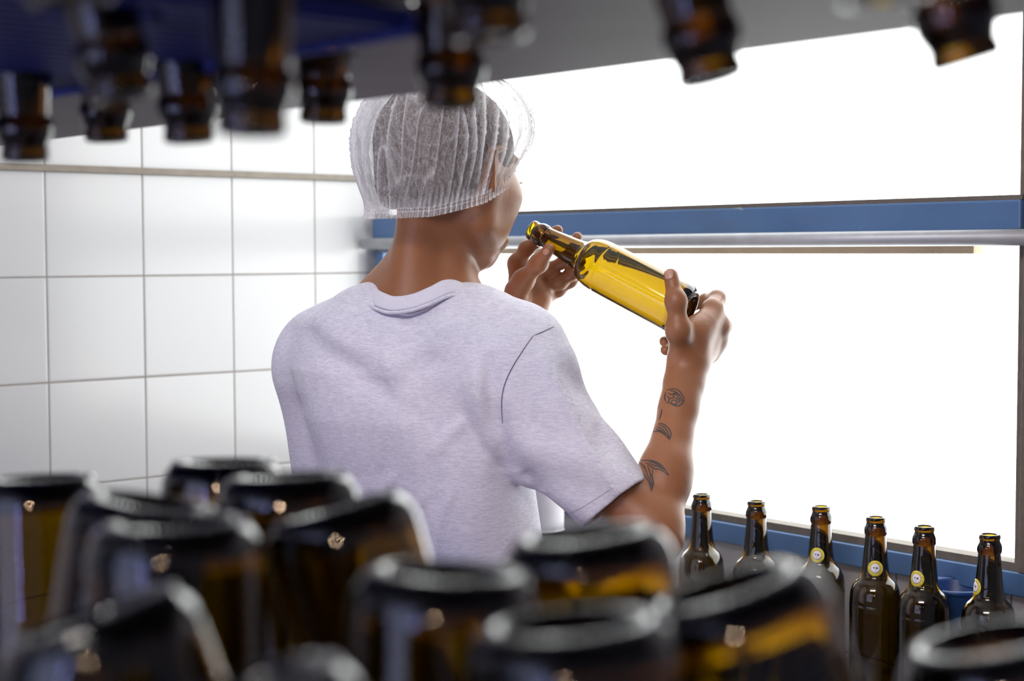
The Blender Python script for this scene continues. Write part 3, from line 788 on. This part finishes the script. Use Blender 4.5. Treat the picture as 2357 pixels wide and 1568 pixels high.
def shirt_solid(p, c, rad, folded=True):
    t = torso(p)
    s = union(shirt, p, None, 0)
    r = smin(t, s, .05)
    if folded and np.abs(r).min() < .03 + rad: r = r + folds(p)
    sr = union(slv, p, None, 0)
    if folded and np.abs(sr).min() < .03 + rad: sr = sr + sleeve_folds(p)
    r = smin(r, sr, .012)
    r = smin(r, union(slvL, p, None, 0), .012)
    if folded and np.abs(r).min() < .03 + rad: r = r + creases(p)
    return r
def shirt_fn(p, c, rad):
    r = shirt_solid(p, c, rad)
    inner = -(r + .0075)
    r = np.maximum(r, inner)
    r = np.maximum(r, HEMZ - p[..., 2])
    r = np.maximum(r, np.where(((p - HRc) ** 2).sum(-1) < .12 ** 2, (p - HRc) @ HRn, -1))
    r = np.maximum(r, np.where(((p - HLc) ** 2).sum(-1) < .12 ** 2, (p - HLc) @ HLn, -1))
    q = p - A(NCEN); u = q @ A(Rt); v = q @ A(Ft)
    hole = (np.sqrt((u / .071) ** 2 + (v / .060) ** 2) - 1) * .06
    hole = np.maximum(hole, -(q[..., 2] + .085))
    return np.maximum(r, -hole)
Vs, Qs = mesh_field(shirt_fn, (-.44, 1.84, .93), (.30, 2.50, 1.60), .0026)
Vs = relax(Vs, Qs, 2, .35)
shirto = child(mesh_from('t_shirt', Vs, Qs, M_SHIRT))
print('shirt verts', len(Vs))
bvh_sh = BVHTree.FromPolygons([tuple(v) for v in Vs], [tuple(int(i) for i in q) for q in Qs])
def seam(pts, w, name, mat, lift=.0003):
    V, Fc = ribbons([pts], w, bvh_sh, lift)
    if Fc: o = link_mesh(name, V, Fc, mat, shirto); return o
seam([(1228, 772), (1205, 805), (1180, 845), (1162, 885), (1155, 925), (1157, 975)], 1.3, 'armhole_seam', M_SEAM)
seam([(1230, 772), (1250, 764), (1275, 752)], 1.1, 'shoulder_seam', M_SEAM)
seam([(1312, 1183), (1345, 1165), (1380, 1143), (1415, 1120)], .7, 'hem_stitch', simple('hem_thread', (.40, .39, .46), .8), .0005)
# collar ribbing: a raised band round the neck opening
loop = [P(845, 647, 2.13), P(858, 664, 2.085), P(880, 678, 2.055), P(908, 686, 2.040), P(950, 680, 2.030), P(990, 664, 2.026), P(1025, 648, 2.028), P(1058, 652, 2.046), P(1085, 676, 2.085), P(1075, 700, 2.150), P(1020, 722, 2.195), P(940, 715, 2.215), P(875, 680, 2.190), P(848, 652, 2.160)]
loop = [p + Vector((0, .006, 0)) for p in loop]; loop = catmull(loop, 10, True)
cen = sum(loop, Vector()) / len(loop)
ups = [((p - cen).normalized() * .55 + Vector((0, 0, -1))).normalized() for p in loop]
lp = [p + u * .008 for p, u in zip(loop, ups)]
V, Fc = tube(lp, .01, 14, True, (.0105, .0024, ups)); link_mesh('collar_rib', V, Fc, M_RIB, shirto)
lp2 = [p + u * .0215 + (p - cen).normalized() * .0015 for p, u in zip(loop, ups)]
V, Fc = tube(lp2, .0028, 8, True); link_mesh('neck_tape', V, Fc, M_SHIRT, shirto)

# ---- trousers and shoes
hipz = HEMZ + .01
def leg_prims(sx):
    hip = td(.085 * sx, .01, .90); kn = td(.10 * sx, .03, .50); an = td(.11 * sx, .0, .10); return hip, kn, an
tro = [Ell(td(0, .01, .93), Mt, (.135, .10, .10), .04)]
for sx in (-1, 1):
    hp_, kn, an = leg_prims(sx); tro += [Cone(hp_, kn, .088, .066, .03), Cone(kn, an, .066, .056, .02)]
Vt, Qt = mesh_field(lambda p, c, rad: np.maximum(np.maximum(union(tro, p, c, rad), .085 - p[..., 2]), p[..., 2] - 1.02), (-.45, 1.85, .05), (.30, 2.45, 1.08), .008)
child(mesh_from('trousers', Vt, Qt, M_TROUSER))
for sx in (-1, 1):
    an = leg_prims(sx)[2]; fw = Ft
    sp_ = [Ell(an + fw * .02 + Vector((0, 0, -.045)), Mt, (.046, .085, .05), .02), Ell(an + fw * .11 + Vector((0, 0, -.062)), Mt, (.048, .085, .036), .03), Cone(an, an + Vector((0, 0, -.03)), .046, .046, .02)]
    Vt, Qt = mesh_field(lambda p, c, rad: np.maximum(union(sp_, p, c, rad), .001 - p[..., 2]), tuple(an - Vector((.25, .25, .12))), tuple(an + Vector((.25, .27, .08))), .007)
    child(mesh_from('shoe', Vt, Qt, M_SHOE))
tag(person, 'person from behind in pale lavender T-shirt and white hair net, holding a bottle up', 'person')

# ---- hair net: a loose pleated cap with a gathered band
def build_net():
    NP, NTt = 1100, 130
    r1 = np.random.default_rng(5); comp = [(int(f), r1.uniform(0, 6.28), r1.uniform(.5, 1)) for f in r1.integers(5, 24, 9)]
    V = np.zeros((NTt + 1, NP, 3)); D = np.zeros((NTt + 1, NP))
    ph = np.linspace(0, 2 * np.pi, NP, endpoint=False); cp = np.cos(ph)
    bz = np.interp(cp, [-1, -.7, 0, .5, .7, 1], [-.068, -.061, -.031, .000, .012, .024])
    front = np.clip(cp, 0, 1); back = .5 - .5 * cp; left = np.clip(-np.sin(ph), 0, 1); right = np.clip(np.sin(ph), 0, 1)
    for j in range(NTt + 1):
        t = j / NTt; lat = t * np.pi / 2; s = np.sin(lat) ** .9; c = max(0.0, math.cos(lat)) ** .5
        puff = math.sin(min(1, t / .35) * math.pi / 2) * (1 if t < .35 else .25 + .75 * math.cos((t - .35) / .65 * math.pi / 2))
        low = math.exp(-((t - .12) / .12) ** 2)
        z = bz + (.126 + .010 * front - bz) * s - .012 * low * (back * left) * puff
        rx = .0775 + .010 * puff; ry = .0965 + .010 * puff + .008 * front
        ex = (.024 * left * back + .010 * back + .020 * front * (.4 + .6 * right)) * puff
        wob = sum(a * np.sin(f * ph + p0 + (2.2 + f * .05) * np.sin(2.6 * t + p0) * (1 + .5 * np.sin(2 * ph + p0))) for f, p0, a in comp) / 3.0
        fold = (1 - np.abs(np.tanh(wob * 2.4))) ** 2.6
        side = .35 + .65 * np.clip(np.sin(ph - .3), 0, 1)
        wob2 = np.sin(29 * ph + 22 * t + 4 * np.sin(13 * t + 4 * ph)) + np.sin(47 * ph - 30 * t + 3 * np.sin(19 * t - 5 * ph))
        cr = (1 - np.abs(np.tanh(1.4 * wob2))) ** 3
        amp = .0085 * (.25 + .75 * puff)
        gat = np.sin(86 * ph) * .0024 * max(0, 1 - t / .09)
        off = ex + amp * (fold - .25) + .0022 * cr * puff
        x = (rx * c + off * c ** .6 + gat) * np.sin(ph); y = (ry * c + off * c ** .6 + gat) * np.cos(ph) - .016
        V[j] = np.stack([x, y, z], -1)
        D[j] = np.clip(fold * .85 * (.4 + .6 * puff) + .34 * cr + .5 * max(0, 1 - t / .04) + .85 * np.clip((left * back - .26) * 5, 0, 1), 0, 1)
    rows = []; DR = []
    for j in range(9):
        t = j / 8; pl = np.sin(86 * ph); pl = np.sign(pl) * np.abs(pl) ** .6
        rr = .0020 * pl * (.3 + abs(t - .45) * 1.4) + .0012 * t
        rows.append(np.stack([(.0785 + rr) * np.sin(ph), (.0970 + .009 * front + rr) * np.cos(ph) - .016, bz + .001 - .0125 * t], -1)); DR.append(np.clip(.15 + .75 * (np.abs(np.sin(86 * ph)) < .35) + .6 * (j == 3), 0, 1))
    return V, rows, D, np.stack(DR)
Vn, rows, Dn, DR = build_net()
def grid_obj(name, arr, mat, parent, dens):
    n, m = arr.shape[:2]
    W = arr @ A(Mh) * HS + A(HC)
    i = np.arange(n - 1)[:, None] * m; k = np.arange(m)[None, :]; l = (k + 1) % m
    Q = np.stack([i + k, i + l, i + m + l, i + m + k], -1).reshape(-1, 4)
    o = mesh_from(name, W.reshape(-1, 3), Q, mat, parent)
    at = o.data.attributes.new('pleat', 'FLOAT', 'POINT'); at.data.foreach_set('value', dens.astype(np.float32).ravel()); return o
net = grid_obj('hair_net', Vn, M_NET, None, Dn); child(net)
band = grid_obj('elastic_band', np.stack(rows), M_NET, net, DR)
# held bottle
mouth = P(1222, 528, 2.245); base = P(1580, 718, 2.145)
ax = (mouth - base).normalized(); base = mouth - ax * BH
held = bottle(base, ax, 'olive beer bottle tilted between both hands of the person', None, True)
held.data = bottle_me.copy(); held.data.materials[0] = M_OLIVE

# ------------------------------------------------------------------ bottle rack in the foreground
# lower row: bottles upside down, bases up, mouths on the rack's peg tray
LOW = [  # base centre in the photo, distance, lean (sideways run per unit of drop), lean towards us, label
 (90, 1098, .92, .03, .00, 'blurred upside-down brown bottle at the far left edge, amber light in it'),
 (515, 1060, .95, .00, .00, 'upside-down brown bottle behind the others, the smallest and furthest base'),
 (660, 1092, .81, .05, .02, 'upside-down brown bottle right beside the furthest small base, before the shirt'),
 (345, 1152, .74, -.16, .0, 'upside-down brown bottle leaning left, behind the centre left bottle'),
 (400, 1200, .66, .03, .00, 'big blurred upright-sided upside-down bottle left of the violet-streaked leaning one'),
 (770, 1165, .74, .28, .02, 'upside-down bottle leaning with white right edge and long violet streak, below the shirt'),
 (1345, 1228, .66, .12, .00, 'upside-down brown bottle with yellow patch and white rim, under the sleeve'),
 (1030, 1312, .59, -.05, .0, 'upside-down brown bottle base below the shirt with one big pink glint'),
 (1310, 1432, .52, .08, .0, 'widest blurred upside-down bottle base, with knurled rim at the bottom of the picture'),
 (1665, 1348, .58, .32, .00, 'upside-down leaning bottle with yellow patch, in front of the standing bottles'),
 (205, 1412, .55, .36, .00, 'leaning upside-down bottle with thick white right edge in the lower left'),
 (545, 1585, .46, .30, .00, 'upside-down bottle of which only the rounded base edge shows, lowest left'),
 (2275, 1468, .60, .22, .0, 'upside-down leaning bottle base at the lower right below the last standing bottles')]
TRAY_Z = 1.105
right_ = (cam_M.to_3x3() @ Vector((1, 0, 0))); right_.z = 0; right_.normalize(); fwd_ = Vector((0, 1, 0))
for px, py, d, ln, tw, lab in LOW:
    b = P(px, py, d); axd = (Vector((0, 0, -1)) + right_ * ln - fwd_ * (tw + .06)).normalized()
    bottle(b, axd, lab, 'upside-down bottles on the rack', True, px * .7)
# upper row: necks hanging through the shelf
UP = [
 (60, 372, .95, .03, .0, 'hanging bottle neck at the left edge, lowest of the far row'),
 (247, 326, 1.04, .05, .0, 'hanging bottle neck with yellow mouth, behind the leaning near one at the left'),
 (284, 228, .70, .22, .0, 'near hanging bottle neck leaning right, at the left over the blue tray'),
 (437, 328, .90, .06, .0, 'hanging bottle neck with yellow mouth between the leaning and the big blurred one'),
 (580, 312, .63, -.02, .03, 'big blurred hanging bottle neck with dark mouth, left of the hair net'),
 (745, 284, .94, -.02, .0, 'hanging bottle neck with bright yellow mouth just left of the hair net'),
 (1040, 250, .76, .02, .0, 'hanging bottle neck in front of the hair net'),
 (1128, 92, .58, .10, .0, 'near blurred hanging bottle neck above the hair net, mouth high up'),
 (1640, 190, .66, .24, .06, 'hanging bottle neck leaning right before the bright window'),
 (2228, 150, .62, .30, -.03, 'hanging leaning bottle neck at the upper right corner'),
 (2040, 0, .48, .10, .0, 'near hanging bottle neck of which just a yellow mouth shows at the top right'),
 (165, 2, .52, .08, .0, 'near hanging bottle neck of which only a yellow blur shows at the top left')]
SHZ = CAMZ + .118
cuts = []
for px, py, d, ln, tw, lab in UP:
    mth_ = P(px, py, d); axd = (Vector((0, 0, -1)) + right_ * ln - fwd_ * tw).normalized()
    bb = mth_ - axd * BH
    bottle(bb, axd, lab, 'bottle necks hanging from the upper shelf', False, px * .3)
    cuts.append((mth_, axd))
# the far edge of the shelf runs parallel to the window wall
e0 = PZ(110, 322, SHZ); e1 = PZ(2357, 38, SHZ)
eu = (e1 - e0); eu.z = 0; eu.normalize(); en = Vector((eu.y, -eu.x, 0)); en = en if en.y < 0 else -en      # towards us
def along(p): return (p - e0).dot(eu)
x0 = -.55; x1 = along(e1) + .34; dep = .62
def drill(bm_list_obj, zc_):
    """cut round holes for the necks"""
    bm = bmesh.new()
    for m_, a_ in cuts:
        t = (zc_ - m_.z) / (-a_.z) ; c = m_ - a_ * ((zc_ - m_.z) / (-a_.z))
        r = .0205 + .035 * abs(a_.dot(right_))
        bmesh.ops.create_cone(bm, cap_ends=True, segments=28, radius1=r, radius2=r, depth=.08, matrix=Matrix.Translation(c) @ z_to(-a_))
    cut = bm_obj('cutter', bm)
    for o in bm_list_obj:
        md = o.modifiers.new('b', 'BOOLEAN'); md.operation = 'DIFFERENCE'; md.object = cut; md.solver = 'EXACT'; md.use_self = True
    dg = bpy.context.evaluated_depsgraph_get()
    for o in bm_list_obj:
        me = bpy.data.meshes.new_from_object(o.evaluated_get(dg)); o.modifiers.clear(); o.data = me
    bpy.data.objects.remove(cut)
EM = Matrix(((eu.x, en.x, 0, e0.x), (eu.y, en.y, 0, e0.y), (0, 0, 1, 0), (0, 0, 0, 1)))
if EM.determinant() < 0: pass
rack = empty('bottle_rack', (0, 0, 0))
def rbox(name, xa, xb, ya, yb, za, zb, mat, par, bev=.001):
    bm = bmesh.new(); add_box(bm, EM @ Matrix.Translation(((xa + xb) / 2, (ya + yb) / 2, (za + zb) / 2)), xb - xa, yb - ya, zb - za, bev)
    bmesh.ops.recalc_face_normals(bm, faces=bm.faces)
    return bm_obj(name, bm, mat, par)
top = rbox('upper_shelf', x0, x1, 0, dep, SHZ, SHZ + .003, M_STEEL, rack, 0)
lip = rbox('shelf_lip', x0, x1, 0, .003, SHZ + .003, SHZ + .03, M_STEEL, rack, 0)
low = rbox('lower_tray', x0, x1, 0, dep + .15, TRAY_Z - .02, TRAY_Z - .012, M_STEEL, rack, 0)
for xx in (x0 + .012, x1 - .012):
    for yy in (.015, dep + .13):
        rbox('post', xx - .012, xx + .012, yy - .012, yy + .012, 0, 2.1, M_STEEL, rack)
for px, py, d, ln, tw, lab in LOW:                         # one peg for every upside-down bottle
    b = P(px, py, d); axd = (Vector((0, 0, -1)) + right_ * ln - fwd_ * (tw + .06)).normalized()
    m_ = b + axd * BH; g_ = m_ + axd * ((m_.z - (TRAY_Z - .012)) / -axd.z)
    v, f = tube([g_, m_ - axd * .05], .0055, 12); link_mesh('peg', v, f, M_STEEL, rack)
    v, f = tube([m_ + axd * .0012, m_ + axd * .004], .020, 20); link_mesh('peg_collar', v, f, M_PLASTIC, rack)
tag(rack, 'steel draining rack around the foreground bottles, grey shelf underside along the top', 'rack')
# blue ribbed tray hung under the shelf, at the left
tr = empty('ribbed_tray', e0)
f0 = PZ(60, 225, SHZ - .012); fy = (f0 - e0).dot(en); fx0 = -.45; fx1 = along(PZ(965, 66, SHZ - .012))
def tbox(name, xa, xb, ya, yb, za, zb):
    o = rbox(name, xa, xb, ya, yb, za, zb, M_PLASTIC, None, 0); o.parent = tr; o.matrix_parent_inverse = Matrix.Translation(-e0); return o
pan = tbox('tray_floor', fx0, fx1, fy, dep - .02, SHZ - .006, SHZ - .003)
ribs = []
n = int((fx1 - fx0) / .018)
bm = bmesh.new()
for i in range(n):
    x = fx0 + (i + .5) * (fx1 - fx0) / n
    add_box(bm, EM @ Matrix.Translation((x, (fy + dep - .02) / 2, SHZ - .009)), .006, dep - .02 - fy, .0062)
bmesh.ops.recalc_face_normals(bm, faces=bm.faces)
rib = bm_obj('tray_ribs', bm, M_PLASTIC); rib.parent = tr; rib.matrix_parent_inverse = Matrix.Translation(-e0)
rim = tbox('tray_rim', fx0, fx1, fy, fy + .004, SHZ - .016, SHZ - .006)
drill([top, pan, rib], SHZ)
tag(tr, 'dark blue ribbed plastic tray above the hanging bottle necks, upper left', 'tray')
# white container with a black foot, seen between torso and sleeve
ct = on_wall(1252, 1216, WM, -.20); hb = ct.z - CZ
jug = empty('white_container', WM @ Vector((ct.x, -.20, CZ)))
V, Fc = revolve(smooth_prof([(0, hb), (.034, hb), (.0355, hb + .002), (.0355, hb + .085), (.034, hb + .097), (.026, hb + .108), (.018, hb + .112), (.016, hb + .13), (.015, hb + .132), (0, hb + .132)], 3), 48)
o = link_mesh('container_body', V, Fc, simple('white_container_plastic', (.72, .70, .76), .4), jug)
V, Fc = revolve([(0, 0), (.033, 0), (.035, .003), (.0348, hb), (0, hb)], 48); o = link_mesh('dark_base', V, Fc, M_TROUSER, jug)
tag(jug, 'white container with a dark lower half, seen between torso and right sleeve', 'container')
